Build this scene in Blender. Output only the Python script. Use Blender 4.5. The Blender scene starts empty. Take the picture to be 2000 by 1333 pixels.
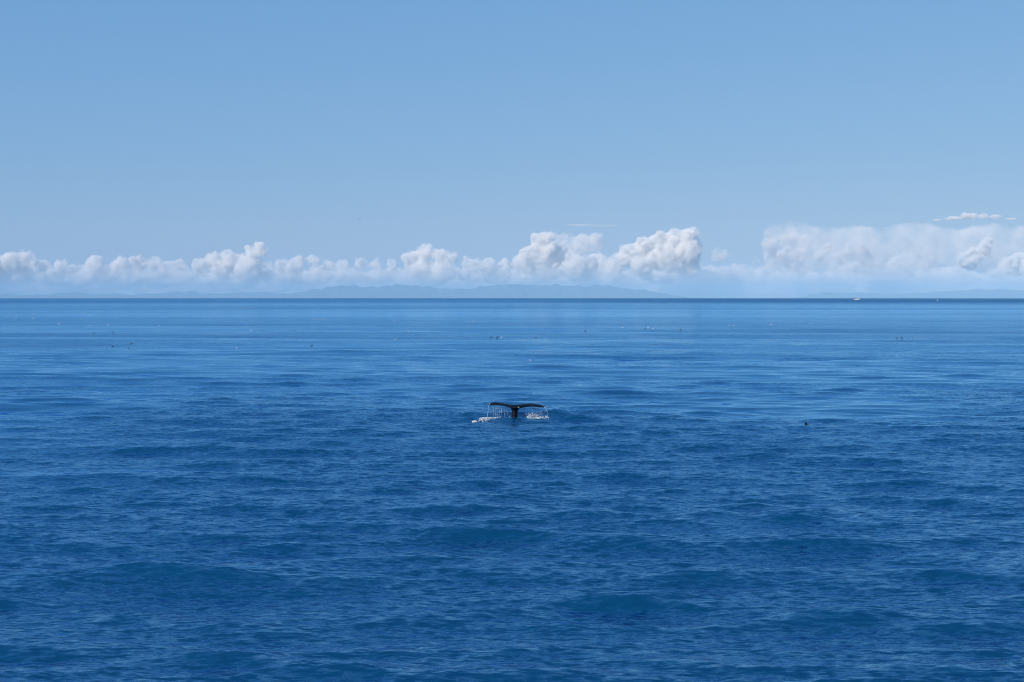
import bpy, bmesh, math, random
import numpy as np
from mathutils import Vector, Matrix, noise as mnoise

random.seed(7)
rng = np.random.default_rng(7)
SC = bpy.context.scene
COL = SC.collection

# ------------------------------------------------------------------ camera
CAM_H = 8.5
EARTH = 6.371e6
PITCH = 0.0317                       # radians below the horizontal
LENS = 50.0
F = 2000 * LENS / 36.0               # focal length in pixels of the 2000 px wide photograph
cam_d = bpy.data.cameras.new('camera')
cam = bpy.data.objects.new('camera', cam_d)
COL.objects.link(cam)
cam.location = (0, 0, CAM_H)
cam.rotation_euler = (math.pi / 2 - PITCH, 0, 0)
cam_d.lens = LENS
cam_d.sensor_width = 36
cam_d.sensor_fit = 'HORIZONTAL'
cam_d.clip_start = 0.5
cam_d.clip_end = 260000
SC.camera = cam

# ------------------------------------------------------------------ sky and sun
SUN_EL = math.radians(33)
SUN_AZ = math.radians(-136)          # clockwise from straight ahead: behind and to the left
SKY_RESPONSE = [(0.618, 1.235), (0.398, 2.29), (0.2, 4.66)]
world = bpy.data.worlds.new('World')
SC.world = world
world.use_nodes = True
wn, wl = world.node_tree.nodes, world.node_tree.links
wn.clear()
sky = wn.new('ShaderNodeTexSky')
sky.sky_type = 'NISHITA'
sky.sun_disc = False
sky.sun_elevation = SUN_EL
sky.sun_rotation = SUN_AZ
sky.altitude = 0
sky.air_density = 1.0
sky.dust_density = 0.0
sky.ozone_density = 6.0
# the photograph's soft response: each channel of the sky is compressed and balanced a little
sep = wn.new('ShaderNodeSeparateColor')
comb = wn.new('ShaderNodeCombineColor')
wl.new(sky.outputs['Color'], sep.inputs['Color'])
for ch, (gam, gain) in zip(('Red', 'Green', 'Blue'), SKY_RESPONSE):
    pw = wn.new('ShaderNodeMath'); pw.operation = 'POWER'
    pw.inputs[1].default_value = gam
    ml = wn.new('ShaderNodeMath'); ml.operation = 'MULTIPLY'
    ml.inputs[1].default_value = gain
    wl.new(sep.outputs[ch], pw.inputs[0]); wl.new(pw.outputs[0], ml.inputs[0]); wl.new(ml.outputs[0], comb.inputs[ch])
wbg = wn.new('ShaderNodeBackground')
wbg.inputs['Strength'].default_value = 0.10
wo = wn.new('ShaderNodeOutputWorld')
wl.new(comb.outputs['Color'], wbg.inputs['Color'])
wl.new(wbg.outputs['Background'], wo.inputs['Surface'])

sun_d = bpy.data.lights.new('sun', 'SUN')
sun = bpy.data.objects.new('sun', sun_d)
COL.objects.link(sun)
sun_d.energy = 4.5
sun_d.angle = math.radians(0.5)
sun_d.color = (1.0, 0.86, 0.70)
to_sun = Vector((math.sin(SUN_AZ) * math.cos(SUN_EL), math.cos(SUN_AZ) * math.cos(SUN_EL), math.sin(SUN_EL)))
sun.rotation_euler = to_sun.to_track_quat('Z', 'Y').to_euler()

SC.view_settings.view_transform = 'Standard'
SC.view_settings.look = 'None'
SC.view_settings.gamma = 1
SC.view_settings.exposure = 0.0
SC.view_settings.use_curve_mapping = False
SC.cycles.max_bounces = 20
SC.cycles.volume_bounces = 16
SC.cycles.volume_step_rate = 0.12
SC.cycles.volume_max_steps = 512
SC.cycles.diffuse_bounces = 3
SC.cycles.glossy_bounces = 3
SC.cycles.use_denoising = True
SC.cycles.denoising_prefilter = 'ACCURATE'
SC.cycles.filter_width = 0.9


# ------------------------------------------------------------------ helpers
def ray(px, py):
    """unit-depth direction (x right, y ahead, z up) through a pixel of the 2000 px photograph"""
    u, v = (px - 1000) / F, (666.5 - py) / F
    c, s = math.cos(PITCH), math.sin(PITCH)
    return Vector((u, c + v * s, v * c - s))


def on_sea(px, py):
    """point of the curved sea met by that direction"""
    d = ray(px, py)
    hl = math.hypot(d.x, d.y)
    t = -d.z / hl
    q = max(t * t - 2 * CAM_H / EARTH, 0)
    r = (t - math.sqrt(q)) * EARTH
    return Vector((d.x / hl * r, d.y / hl * r, -r * r / (2 * EARTH)))


def at_dist(px, py, dist):
    d = ray(px, py)
    k = dist / d.y
    return Vector((d.x * k, dist, CAM_H + d.z * k))


def tag(o, label=None, cat=None, group=None, kind=None):
    if label: o['label'] = label
    if cat: o['category'] = cat
    if group: o['group'] = group
    if kind: o['kind'] = kind
    return o


def link_mesh(name, me, mat=None, parent=None, smooth=True):
    o = bpy.data.objects.new(name, me)
    COL.objects.link(o)
    if mat: me.materials.append(mat)
    if parent: o.parent = parent
    if smooth and len(me.polygons):
        me.polygons.foreach_set('use_smooth', [True] * len(me.polygons))
    return o


def mesh_np(name, verts, faces):
    me = bpy.data.meshes.new(name)
    me.from_pydata([tuple(v) for v in verts], [], [tuple(f) for f in faces])
    me.update()
    return me


def mat_basic(name, col, rough=0.5, var=0.0, scale=3.0, spec=0.5):
    m = bpy.data.materials.new(name)
    m.use_nodes = True
    nt = m.node_tree
    b = nt.nodes['Principled BSDF']
    b.inputs['Roughness'].default_value = rough
    b.inputs['Specular IOR Level'].default_value = spec
    b.inputs['Base Color'].default_value = (*col, 1)
    if var > 0:
        tc = nt.nodes.new('ShaderNodeTexCoord')
        n = nt.nodes.new('ShaderNodeTexNoise')
        n.inputs['Scale'].default_value = scale
        n.inputs['Detail'].default_value = 4
        r = nt.nodes.new('ShaderNodeValToRGB')
        r.color_ramp.elements[0].color = (*[c * (1 - var) for c in col], 1)
        r.color_ramp.elements[1].color = (*[min(1, c * (1 + var)) for c in col], 1)
        r.color_ramp.elements[0].position = 0.3
        r.color_ramp.elements[1].position = 0.7
        nt.links.new(tc.outputs['Object'], n.inputs['Vector'])
        nt.links.new(n.outputs['Fac'], r.inputs['Fac'])
        nt.links.new(r.outputs['Color'], b.inputs['Base Color'])
    return m


def volume_mat(name, col, density, aniso):
    m = bpy.data.materials.new(name)
    m.use_nodes = True
    nt = m.node_tree
    nt.nodes.clear()
    out = nt.nodes.new('ShaderNodeOutputMaterial')
    v = nt.nodes.new('ShaderNodeVolumePrincipled')
    v.inputs['Color'].default_value = (*col, 1)
    v.inputs['Density'].default_value = density
    v.inputs['Anisotropy'].default_value = aniso
    nt.links.new(v.outputs['Volume'], out.inputs['Volume'])
    return m


def smoothstep(a, b, x):
    t = np.clip((x - a) / (b - a), 0, 1)
    return t * t * (3 - 2 * t)


NOISE_GRIDS = {}


def value_noise(x, y, seed):
    """cheap smooth 2-D value noise in 0..1"""
    if seed not in NOISE_GRIDS:
        NOISE_GRIDS[seed] = np.random.default_rng(seed).random((256, 256)).astype(np.float32)
    g = NOISE_GRIDS[seed]
    xi, yi = np.floor(x).astype(np.int64), np.floor(y).astype(np.int64)
    fx, fy = x - xi, y - yi
    fx, fy = fx * fx * (3 - 2 * fx), fy * fy * (3 - 2 * fy)
    a = g[xi & 255, yi & 255]; b = g[(xi + 1) & 255, yi & 255]
    c = g[xi & 255, (yi + 1) & 255]; d = g[(xi + 1) & 255, (yi + 1) & 255]
    return (a * (1 - fx) + b * fx) * (1 - fy) + (c * (1 - fx) + d * fx) * fy


WHALE = on_sea(1005.5, 818.75)

# ------------------------------------------------------------------ the sea
# wave trains: wavelength, direction (0 = rolling straight at the camera), amplitude, phase
WAVES = []
def add_band(n, l0, l1, slope, spread, mean=0.0):
    for i in range(n):
        lam = math.exp(rng.uniform(math.log(l0), math.log(l1)))
        a = slope / math.sqrt(n) * math.sqrt(2) * lam / (2 * math.pi)
        WAVES.append((lam, mean + rng.normal(0, spread), a, rng.uniform(0, 2 * math.pi)))
add_band(5, 38, 75, 0.016, 0.12, 0.10)
add_band(8, 14, 34, 0.018, 0.22, 0.05)
add_band(10, 8, 14, 0.018, 0.3, -0.05)
add_band(22, 3.2, 8, 0.050, 0.26, 0.03)
add_band(26, 1.4, 3.2, 0.080, 0.32, 0.05)
add_band(26, 0.5, 1.4, 0.070, 0.7, 0.0)


def wind_map(X, Y):
    """how ruffled the surface is by the breeze: 0 glassy slick, 1 ruffled"""
    r = np.hypot(X, Y)
    w = 0.56 + 0 * X
    # ruffled water near the boat, calmer belt from the whale outwards
    edge = 97 + 30 * (value_noise(X / 22 + 40, Y / 60, 11) - 0.5) * 2 + 0.10 * X
    w += 0.44 * (1 - smoothstep(-26, 22, Y - edge))
    w -= 0.46 * smoothstep(-22, 26, Y - edge) * (1 - 0.45 * smoothstep(190, 330, r))
    # streaks of breeze, drawn out across the view
    n1 = value_noise(X / 60 + 9, Y / 26 + 3, 21)
    n2 = value_noise(X / 260 + 70, Y / 60 + 13, 22)
    n3 = value_noise(X / 1100 + 7, Y / 240 + 23, 23)
    n4 = value_noise(X / 17 + 5, Y / 9 + 2, 24)
    w += 0.42 * (n1 - 0.5) * (1 - smoothstep(120, 400, r))
    w += 0.45 * (n4 - 0.5) * (1 - smoothstep(70, 200, r))
    n5 = value_noise(X / 30 + 0.04 * Y, Y / 5.5 + 0.02 * X, 25)
    n6 = value_noise(X / 70 + 3, Y / 14 + 0.01 * X, 26)
    w += (0.34 * (n5 - 0.5) + 0.34 * (n6 - 0.5)) * smoothstep(55, 95, r) * (1 - smoothstep(260, 520, r))
    w += 0.45 * (n2 - 0.5) * smoothstep(100, 250, r) * (1 - smoothstep(900, 2500, r))
    w += 0.55 * (n3 - 0.5) * smoothstep(350, 900, r)

    w += (0.15 + 1.3 * n3 + 1.0 * smoothstep(-150, 650, X * 2200 / np.maximum(r, 1))) * smoothstep(1300, 2800, r)

    def patch(px, py, hx, hy, amt, soft=2.0):
        # an elongated patch of breeze or of slick water lying on the sea
        c = on_sea(px, py)
        x1 = on_sea(px + hx, py).x - c.x
        y0, y1 = on_sea(px, py + hy).y, on_sea(px, py - hy).y
        cy, ry = (y0 + y1) / 2, (y1 - y0) / 2
        wob = 0.5 * ry * (value_noise(X / (x1 * 0.35) + px, Y * 0 + py, 31) - 0.5)
        q = np.abs((X - c.x) / x1) ** soft + np.abs((Y - cy + wob) / ry) ** soft
        frag = 0.45 + 1.1 * value_noise(X / (x1 * 0.45) + py, Y / (ry * 0.5) + px, 33)
        return amt * np.exp(-q) * frag
    w += patch(1800, 646, 330, 6.5, 0.6)
    w += patch(1350, 648, 200, 3.0, 0.35)
    w += patch(60, 676, 260, 9, 0.42)
    w += patch(850, 663, 190, 2.4, 0.45)
    w += patch(350, 653, 420, 4.0, 0.3)
    w += patch(1850, 588.5, 420, 3.5, 0.5)
    w += patch(1250, 590, 300, 2.0, 0.4)
    w += patch(650, 602, 420, 2.0, 0.3)
    w += patch(120, 924, 380, 14, -0.6)
    w += patch(760, 862, 200, 8, -0.4)
    w += patch(1750, 870, 260, 10, -0.3)
    w += patch(1500, 1030, 330, 16, -0.28)
    w += patch(500, 1090, 300, 18, -0.22)
    return np.clip(w, 0.05, 2.6)


def sea_height(X, Y, dr, dt, wind=None):
    """wave height; dr and dt are the mesh spacing along and across the view"""
    Z = np.zeros_like(X)
    M = np.zeros_like(X)
    S2 = np.full_like(X, 1e-8)
    for lam, th, a, ph in WAVES:
        kx, ky = 2 * math.pi / lam * math.sin(th), 2 * math.pi / lam * math.cos(th)
        step = np.maximum(dr, dt * abs(math.sin(th)) * 2)
        wgt = smoothstep(2.2, 4.5, lam / step)
        amp = a * wgt
        if wind is not None and lam < 1.4:
            amp = amp * (0.05 + 1.25 * wind)
        elif wind is not None and lam < 3.2:
            amp = amp * (0.55 + 0.6 * wind)
        elif wind is not None and lam < 8:
            amp = amp * (1.0 + 0.15 * wind)
        if 1.4 < lam < 6:
            M += amp * np.sin(kx * X + ky * Y + ph)
            S2 += amp * amp * 0.5
        else:
            Z += amp * np.sin(kx * X + ky * Y + ph)
    # the chop has narrow crests over broad flat troughs
    sd = np.sqrt(S2)
    Z += sd * (np.exp(0.34 * np.clip(M / sd, -4, 3)) - 1.06) / 0.34
    # water heaped and hollowed where the tail came through
    x, y = X - WHALE.x, Y - WHALE.y
    Z += 0.17 * np.exp(-((x + 3.4) / 1.7) ** 2 - ((y + 1.0 - 0.25 * (x + 3.4)) / 0.7) ** 2)
    Z += 0.36 * np.exp(-((x - 2.9) / 1.2) ** 2 - ((y - 1.2) / 0.9) ** 2)
    Z += 0.20 * np.exp(-((x - 0.1) / 1.3) ** 2 - ((y + 1.2) / 0.8) ** 2)
    Z -= 0.10 * np.exp(-((x + 0.2) / 2.6) ** 2 - ((y + 3.0) / 0.9) ** 2)
    rr = np.hypot(x, (y + 1.0))
    Z += 0.035 * np.sin(rr * 3.3) * np.exp(-(rr / 4.5) ** 2) * smoothstep(1.0, 2.5, rr)
    return Z


def build_sea():
    # rows: distance from the viewpoint's foot; spacing grows as the surface recedes
    rows = [0.0, 6, 12, 16, 19, 21]
    r = 22.0
    while r < 93000:
        rows.append(r)
        r += min(max(0.055, 0.36 * r * r / 12087.0), 0.035 * r + 1)
    R = np.array(rows)
    DR = np.gradient(R)
    fine = np.radians(np.linspace(-23, 23, 600))
    side = np.radians(np.concatenate([np.linspace(23, 60, 60)[1:], np.linspace(60, 180, 50)[1:]]))
    TH = np.concatenate([-side[::-1][1:], fine, side])
    DT = np.gradient(TH)
    T, RR = np.meshgrid(TH, R)
    X, Y = (RR * np.sin(T)), (RR * np.cos(T))
    dr = np.repeat(DR[:, None], len(TH), 1)
    dt = RR * DT[None, :]
    W = wind_map(X, Y)
    Z = sea_height(X, Y, dr, dt, W) - RR ** 2 / (2 * EARTH)
    nr, nt = X.shape
    V = np.stack([X, Y, Z], -1).reshape(-1, 3).astype(np.float32)
    i, j = np.meshgrid(np.arange(nr - 1), np.arange(nt - 1), indexing='ij')
    a = (i * nt + j).ravel()
    Fq = np.stack([a, a + 1, a + 1 + nt, a + nt], -1).astype(np.int32)
    # close the circle behind the viewpoint
    a2 = np.arange(nr - 1) * nt
    Fc = np.stack([a2 + nt - 1, a2, a2 + nt, a2 + 2 * nt - 1], -1).astype(np.int32)
    Fq = np.concatenate([Fq, Fc])
    me = bpy.data.meshes.new('sea')
    me.vertices.add(len(V))
    me.vertices.foreach_set('co', V.ravel())
    me.loops.add(Fq.size)
    me.loops.foreach_set('vertex_index', Fq.ravel())
    me.polygons.add(len(Fq))
    me.polygons.foreach_set('loop_start', np.arange(0, Fq.size, 4, dtype=np.int32))
    me.update(calc_edges=True)
    at = me.attributes.new('wind', 'FLOAT', 'POINT')
    at.data.foreach_set('value', W.astype(np.float32).ravel())
    me.polygons.foreach_set('use_smooth', np.ones(len(Fq), dtype=bool))
    return me


def sea_material():
    m = bpy.data.materials.new('sea_water')
    m.use_nodes = True
    nt = m.node_tree
    N, L = nt.nodes, nt.links
    N.clear()
    out = N.new('ShaderNodeOutputMaterial')
    body = N.new('ShaderNodeBsdfDiffuse')            # light coming back out of deep clear water
    body.inputs['Color'].default_value = (0.0001, 0.041, 0.106, 1)
    refl = N.new('ShaderNodeBsdfGlossy')
    refl.inputs['Color'].default_value = (0.38, 0.71, 0.96, 1)
    fre = N.new('ShaderNodeFresnel'); fre.inputs['IOR'].default_value = 1.333
    mixs = N.new('ShaderNodeMixShader')
    pol = N.new('ShaderNodeMath'); pol.operation = 'POWER'   # a slightly stronger sheen than clean flat water
    pol.inputs[1].default_value = 0.66
    L.new(fre.outputs['Fac'], pol.inputs[0])
    L.new(pol.outputs[0], mixs.inputs['Fac'])
    L.new(body.outputs['BSDF'], mixs.inputs[1]); L.new(refl.outputs['BSDF'], mixs.inputs[2])
    L.new(mixs.outputs['Shader'], out.inputs['Surface'])
    geo = N.new('ShaderNodeNewGeometry')
    att = N.new('ShaderNodeAttribute'); att.attribute_name = 'wind'
    acc = None
    for (sx, sy, det, amp, off) in ((0.45, 1.5, 3, 0.65, 0), (1.5, 5.0, 3, 1.25, 31), (3.8, 12, 2, 0.85, 77)):
        mp = N.new('ShaderNodeMapping')
        mp.inputs['Scale'].default_value = (sx, sy, 1)
        mp.inputs['Location'].default_value = (off, off * 1.7, 0)
        mp.inputs['Rotation'].default_value = (0, 0, 0.06 * (off % 5 - 2))
        ns = N.new('ShaderNodeTexNoise')
        ns.noise_dimensions = '2D'
        ns.inputs['Scale'].default_value = 1
        ns.inputs['Detail'].default_value = det
        L.new(geo.outputs['Position'], mp.inputs['Vector'])
        L.new(mp.outputs['Vector'], ns.inputs['Vector'])
        sub = N.new('ShaderNodeVectorMath'); sub.operation = 'SUBTRACT'
        sub.inputs[1].default_value = (0.5, 0.5, 0.5)
        L.new(ns.outputs['Color'], sub.inputs[0])
        sc = N.new('ShaderNodeVectorMath'); sc.operation = 'MULTIPLY'
        sc.inputs[1].default_value = (amp * 0.4, amp, 0)
        L.new(sub.outputs['Vector'], sc.inputs[0])
        if acc is None:
            acc = sc.outputs['Vector']
        else:
            ad = N.new('ShaderNodeVectorMath'); ad.operation = 'ADD'
            L.new(acc, ad.inputs[0]); L.new(sc.outputs['Vector'], ad.inputs[1])
            acc = ad.outputs['Vector']
    sw = N.new('ShaderNodeVectorMath'); sw.operation = 'SCALE'
    L.new(acc, sw.inputs[0]); L.new(att.outputs['Fac'], sw.inputs['Scale'])
    ad = N.new('ShaderNodeVectorMath'); ad.operation = 'ADD'
    L.new(geo.outputs['Normal'], ad.inputs[0]); L.new(sw.outputs['Vector'], ad.inputs[1])
    nm = N.new('ShaderNodeVectorMath'); nm.operation = 'NORMALIZE'
    L.new(ad.outputs['Vector'], nm.inputs[0])
    L.new(nm.outputs['Vector'], refl.inputs['Normal']); L.new(nm.outputs['Vector'], fre.inputs['Normal'])
    mr = N.new('ShaderNodeMapRange')
    mr.inputs['From Min'].default_value = 0; mr.inputs['From Max'].default_value = 1.3
    mr.inputs['To Min'].default_value = 0.03; mr.inputs['To Max'].default_value = 0.21
    L.new(att.outputs['Fac'], mr.inputs['Value'])
    L.new(mr.outputs['Result'], refl.inputs['Roughness'])
    return m


sea = link_mesh('sea', build_sea(), sea_material(), smooth=False)
tag(sea, kind='structure')


def sea_z(x, y):
    X, Y = np.array([x], float), np.array([y], float)
    r = math.hypot(x, y)
    z = sea_height(X, Y, np.array([max(0.055, 0.3 * r * r / 12087)]), np.array([r * 0.0012]), wind_map(X, Y))[0]
    return float(z) - r * r / (2 * EARTH)


# ------------------------------------------------------------------ far hills
def build_hills(name, dist, profile, depth, seed):
    """a ridge seen over the horizon: profile = (px, py of the skyline)"""
    xs = np.array([p[0] for p in profile], float)
    ys = np.array([p[1] for p in profile], float)
    n, m = 220, 26
    px = np.linspace(xs[0], xs[-1], n)
    py = np.interp(px, xs, ys)
    drop = dist * dist / (2 * EARTH)
    verts = []
    for j in range(m):
        v = j / (m - 1)                      # 0 front shore, 1 back
        for i in range(n):
            crest = at_dist(px[i], py[i], dist)
            h = crest.z + drop
            f = mnoise.fractal(Vector((i * 0.22, seed * 3.7, 0)), 0.9, 2.1, 5) * 0.13
            h *= 1 + f * min(1, h / 60)
            prof = math.sin(min(v * 1.7, 1.0) * math.pi / 2) if v < 0.59 else 1 - (v - 0.59) * 1.6
            gully = mnoise.fractal(Vector((i * 0.16, v * 5, seed)), 1.0, 2.0, 5)
            hh = max(0, h * prof * (1 + 0.35 * gully * (1 - prof) * 2))
            verts.append((crest.x, dist + (v - 0.59) * depth, hh - drop - 2))
    faces = [(j * n + i, j * n + i + 1, (j + 1) * n + i + 1, (j + 1) * n + i)
             for j in range(m - 1) for i in range(n - 1)]
    o = link_mesh(name, mesh_np(name, verts, faces), HILL)
    return tag(o, kind='structure')


HILL = mat_basic('hill_scrub_hazed', (0.06, 0.075, 0.085), 0.9, 0.35, 0.004, 0.1)  # scrub colour lifted towards blue, with some distance haze put into it
build_hills('hills', 85000, [(520, 583), (560, 575), (610, 567), (640, 563), (665, 558), (700, 559), (708, 562), (765, 561),
            (775, 559), (790, 556.5), (815, 556), (840, 560), (860, 564), (875, 563), (888, 565), (900, 563), (912, 566),
            (925, 564), (940, 561), (975, 558), (1010, 557), (1060, 556), (1120, 557), (1180, 557), (1220, 561),
            (1260, 567), (1300, 574), (1330, 579), (1350, 584)], 7500, 1)
build_hills('hills', 91000, [(-120, 577), (-40, 574), (60, 577), (150, 573), (230, 576), (300, 574), (370, 571), (430, 574),
            (500, 570), (540, 573), (600, 577), (660, 583)], 7500, 2)
build_hills('hills', 90500, [(1545, 583), (1566, 580), (1580, 576), (1597, 575), (1612, 570), (1625, 571), (1650, 574),
            (1668, 571), (1700, 573), (1740, 575), (1790, 573), (1850, 569), (1920, 566), (2000, 568), (2120, 572)], 7500, 3)

# ------------------------------------------------------------------ clouds beyond the hills
CD = 116000.0
PXM = CD / F                                   # metres per photograph pixel at the clouds


def cloud_mat(name, density, lo, hi, px):
    """water droplets whose density is torn and billowing, never even"""
    m = volume_mat(name, (1.0, 0.988, 0.968), density, -0.2)
    nt = m.node_tree
    v = next(n for n in nt.nodes if n.type == 'PRINCIPLED_VOLUME')
    geo = nt.nodes.new('ShaderNodeNewGeometry')
    ns = nt.nodes.new('ShaderNodeTexNoise')
    ns.inputs['Scale'].default_value = 1 / (px * PXM)
    ns.inputs['Detail'].default_value = 5
    ns.inputs['Roughness'].default_value = 0.6
    mr = nt.nodes.new('ShaderNodeMapRange')
    mr.inputs['From Min'].default_value = lo; mr.inputs['From Max'].default_value = hi
    mr.inputs['To Min'].default_value = 0.0; mr.inputs['To Max'].default_value = density
    nt.links.new(geo.outputs['Position'], ns.inputs['Vector'])
    nt.links.new(ns.outputs['Fac'], mr.inputs['Value'])
    nt.links.new(mr.outputs['Result'], v.inputs['Density'])
    return m


CLOUD = cloud_mat('cloud_droplets', 0.0052, 0.38, 0.60, 16)
CLOUD_THIN = cloud_mat('cloud_thin', 0.0022, 0.40, 0.64, 18)
CLOUD_BANK = cloud_mat('cloud_bank', 0.00030, 0.36, 0.66, 30)
CLOUD_VEIL = cloud_mat('cloud_veil', 0.00050, 0.38, 0.66, 38)
CLOUD_FAINT = cloud_mat('cloud_faint', 0.00045, 0.36, 0.66, 26)


_bm = bmesh.new()
bmesh.ops.create_icosphere(_bm, subdivisions=2, radius=1)
BALL_V = np.array([v.co[:] for v in _bm.verts])
BALL_F = np.array([[v.index for v in f.verts] for f in _bm.faces])
_bm.free()


def build_cloud(name, puffs, mat, label, seed, dz=0.0, voxel=2.0, rough=0.85, kids=5, depth=1.0, group=None, flat=1.0):
    """puffs: (px, py, radius px[, aspect]) - round billows of the cloud; smaller billows sprout from each"""
    rnd = random.Random(seed)
    D = CD + dz
    vs, fs = [], []

    def ball(c, r, ax=1.0):
        fs.append(BALL_F + len(vs) * len(BALL_V))
        vs.append(BALL_V * (r * ax, r * depth * max(1, ax * 0.7), r * flat) + np.array(c))
    for p in puffs:
        px, py, rp = p[:3]
        ax = p[3] if len(p) > 3 else 1.0
        k = D / F
        c = at_dist(px, py, D + rnd.uniform(-0.8, 0.8) * rp * k * 1.2)
        ball(c, rp * k, ax)
        for _ in range(int(kids * (1 + 0.6 * (ax - 1)) * 4)):
            th = rnd.uniform(-0.35, math.pi + 0.35)
            fr = rnd.uniform(-1.0, 0.25)
            rr = rp * rnd.choice((rnd.uniform(0.12, 0.25), rnd.uniform(0.2, 0.42)))
            off = rnd.uniform(0.72, 0.98)
            q = at_dist(px + math.cos(th) * rp * ax * off, py - math.sin(th) * rp * off * flat, D + fr * rp * k * depth)
            ball(q, rr * k, rnd.uniform(0.8, 1.5))
    me = mesh_np(name, np.concatenate(vs), np.concatenate(fs))
    o = link_mesh(name, me, mat)
    rm = o.modifiers.new('remesh', 'REMESH')
    rm.mode = 'VOXEL'
    rm.voxel_size = voxel * D / F
    dg = bpy.context.evaluated_depsgraph_get()
    me2 = bpy.data.meshes.new_from_object(o.evaluated_get(dg))
    o.modifiers.clear()
    o.data = me2
    bpy.data.meshes.remove(me)
    k = D / F
    n = len(me2.vertices)
    co = np.empty(n * 3, np.float32); me2.vertices.foreach_get('co', co); co = co.reshape(-1, 3)
    no = np.empty(n * 3, np.float32); me2.vertices.foreach_get('normal', no); no = no.reshape(-1, 3)
    dsp = np.empty(n, np.float32)
    for i in range(n):
        v = Vector(co[i]) / k
        wv = v + mnoise.noise_vector(v * 0.05) * 9
        b = abs(mnoise.noise(wv * 0.06)) * 8.0 + abs(mnoise.noise(wv * 0.13)) * 5.0 + abs(mnoise.noise(v * 0.27)) * 2.8 + abs(mnoise.noise(v * 0.55)) * 1.6 + mnoise.noise(wv * 0.09) * 2.5
        dsp[i] = b - 4.9
    co += no * (dsp * k * rough)[:, None]
    me2.vertices.foreach_set('co', co.ravel())
    me2.update()
    tag(o, label, 'cloud', group)
    return o


CG = 'cumulus clouds along the horizon'
build_cloud('cumulus_cloud', [(-25, 520, 30), (20, 514, 23), (48, 512, 21), (5, 540, 24, 1.6), (50, 540, 20, 1.5), (-30, 550, 24, 1.8)],
            CLOUD, 'rounded white cloud at the left edge of the sky', 1, group=CG)
build_cloud('cumulus_cloud', [(82, 522, 14), (120, 522, 14), (150, 530, 14), (185, 520, 19), (165, 545, 18, 1.6), (105, 545, 18, 1.8), (205, 540, 16, 1.5)],
            CLOUD, 'low lumpy cloud between the left edge cloud and the broad white bank', 2, group=CG)
build_cloud('cumulus_cloud', [(235, 522, 18), (270, 517, 17), (305, 518, 16), (328, 525, 14), (352, 520, 13), (255, 545, 18, 1.8), (310, 548, 18, 1.9), (355, 545, 15, 1.6)],
            CLOUD, 'broad cloud bank left of the tall tower, with two dark slits below it', 3, group=CG)
build_cloud('cumulus_cloud', [(390, 522, 16), (415, 512, 18), (445, 507, 16), (470, 512, 16), (493, 494, 15), (506, 485, 12), (505, 479, 8), (515, 492, 10), (480, 530, 24), (440, 535, 24),
            (500, 525, 22), (470, 550, 17, 2.2), (410, 550, 15, 1.6), (522, 540, 16)],
            CLOUD, 'cloud with a pointed tower on its right end, left of the centre', 4, group=CG)
build_cloud('cumulus_cloud', [(555, 518, 14), (585, 514, 14), (612, 512, 13), (640, 520, 13), (670, 517, 12), (705, 517, 13), (735, 518, 12), (765, 520, 12), (570, 540, 18, 1.7), (620, 540, 18, 1.8),
            (680, 542, 16, 2.0), (740, 543, 16, 2.0)],
            CLOUD, 'long low ragged cloud right of the pointed tower, above the dark hills', 5, group=CG)
build_cloud('cumulus_cloud', [(805, 508, 17), (828, 497, 17), (840, 492, 13), (858, 504, 16), (880, 507, 14), (820, 530, 22, 1.2), (865, 532, 22, 1.2), (840, 548, 15, 2.4)],
            CLOUD, 'hump shaped cloud above the hill crest, alone higher than its neighbours', 6, group=CG)
build_cloud('cumulus_cloud', [(912, 517, 13), (930, 519, 13), (955, 520, 16), (985, 522, 15), (920, 540, 16, 1.6), (970, 542, 17, 1.8)],
            CLOUD, 'small low cloud between the hump and the big flat topped cloud', 7, group=CG)
build_cloud('cumulus_cloud', [(1015, 515, 17), (1040, 500, 22), (1062, 482, 21), (1048, 466, 11), (1070, 468, 15), (1090, 500, 26), (1125, 520, 24), (1165, 512, 18), (1185, 520, 16), (1197, 517, 15), (1195, 538, 19, 1.3), (1060, 530, 24, 1.5), (1140, 540, 17, 2.0),
            (1035, 545, 16, 1.7)],
            CLOUD, 'large bright cloud with stepped left flank, over the whale tail', 8, group=CG)
build_cloud('cumulus_cloud', [(1105, 470, 15, 1.6), (1140, 476, 19, 1.5), (1165, 478, 18), (1165, 460, 7, 2.0), (1120, 490, 18, 1.6)],
            CLOUD_THIN, 'flat grey cloud top spreading right from the large bright cloud', 9, dz=4500, kids=2, rough=0.3, group=CG)
build_cloud('cumulus_cloud', [(1225, 503, 22), (1255, 487, 21), (1285, 475, 20), (1312, 468, 18), (1340, 462, 16), (1355, 455, 11), (1345, 490, 27), (1300, 505, 32), (1250, 520, 24), (1345, 522, 24), (1290, 540, 17, 2.2)],
            CLOUD, 'dome shaped cloud rising to the right, second big one from the whale', 10, group=CG)
build_cloud('cumulus_cloud', [(1402, 495, 12), (1412, 500, 13), (1400, 505, 9)],
            CLOUD_THIN, 'small round puff floating alone right of the dome shaped cloud', 11, kids=4, voxel=1.2, group=CG)
build_cloud('cumulus_cloud', [(1385, 535, 12, 1.7), (1420, 532, 13, 1.8), (1455, 530, 14, 1.5), (1478, 515, 12), (1440, 525, 11, 1.6)],
            CLOUD_THIN, 'low faint strip of cloud under the small round puff', 12, kids=3, voxel=1.2, rough=0.4, group=CG)
build_cloud('cumulus_cloud', [(1503, 478, 16), (1525, 470, 15), (1550, 470, 16), (1578, 472, 14), (1510, 500, 20), (1535, 515, 22), (1560, 500, 18), (1500, 525, 15), (1565, 525, 18)],
            CLOUD_THIN, 'pale cloud with a straight left side, right of the gap of blue', 13, group=CG)
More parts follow.
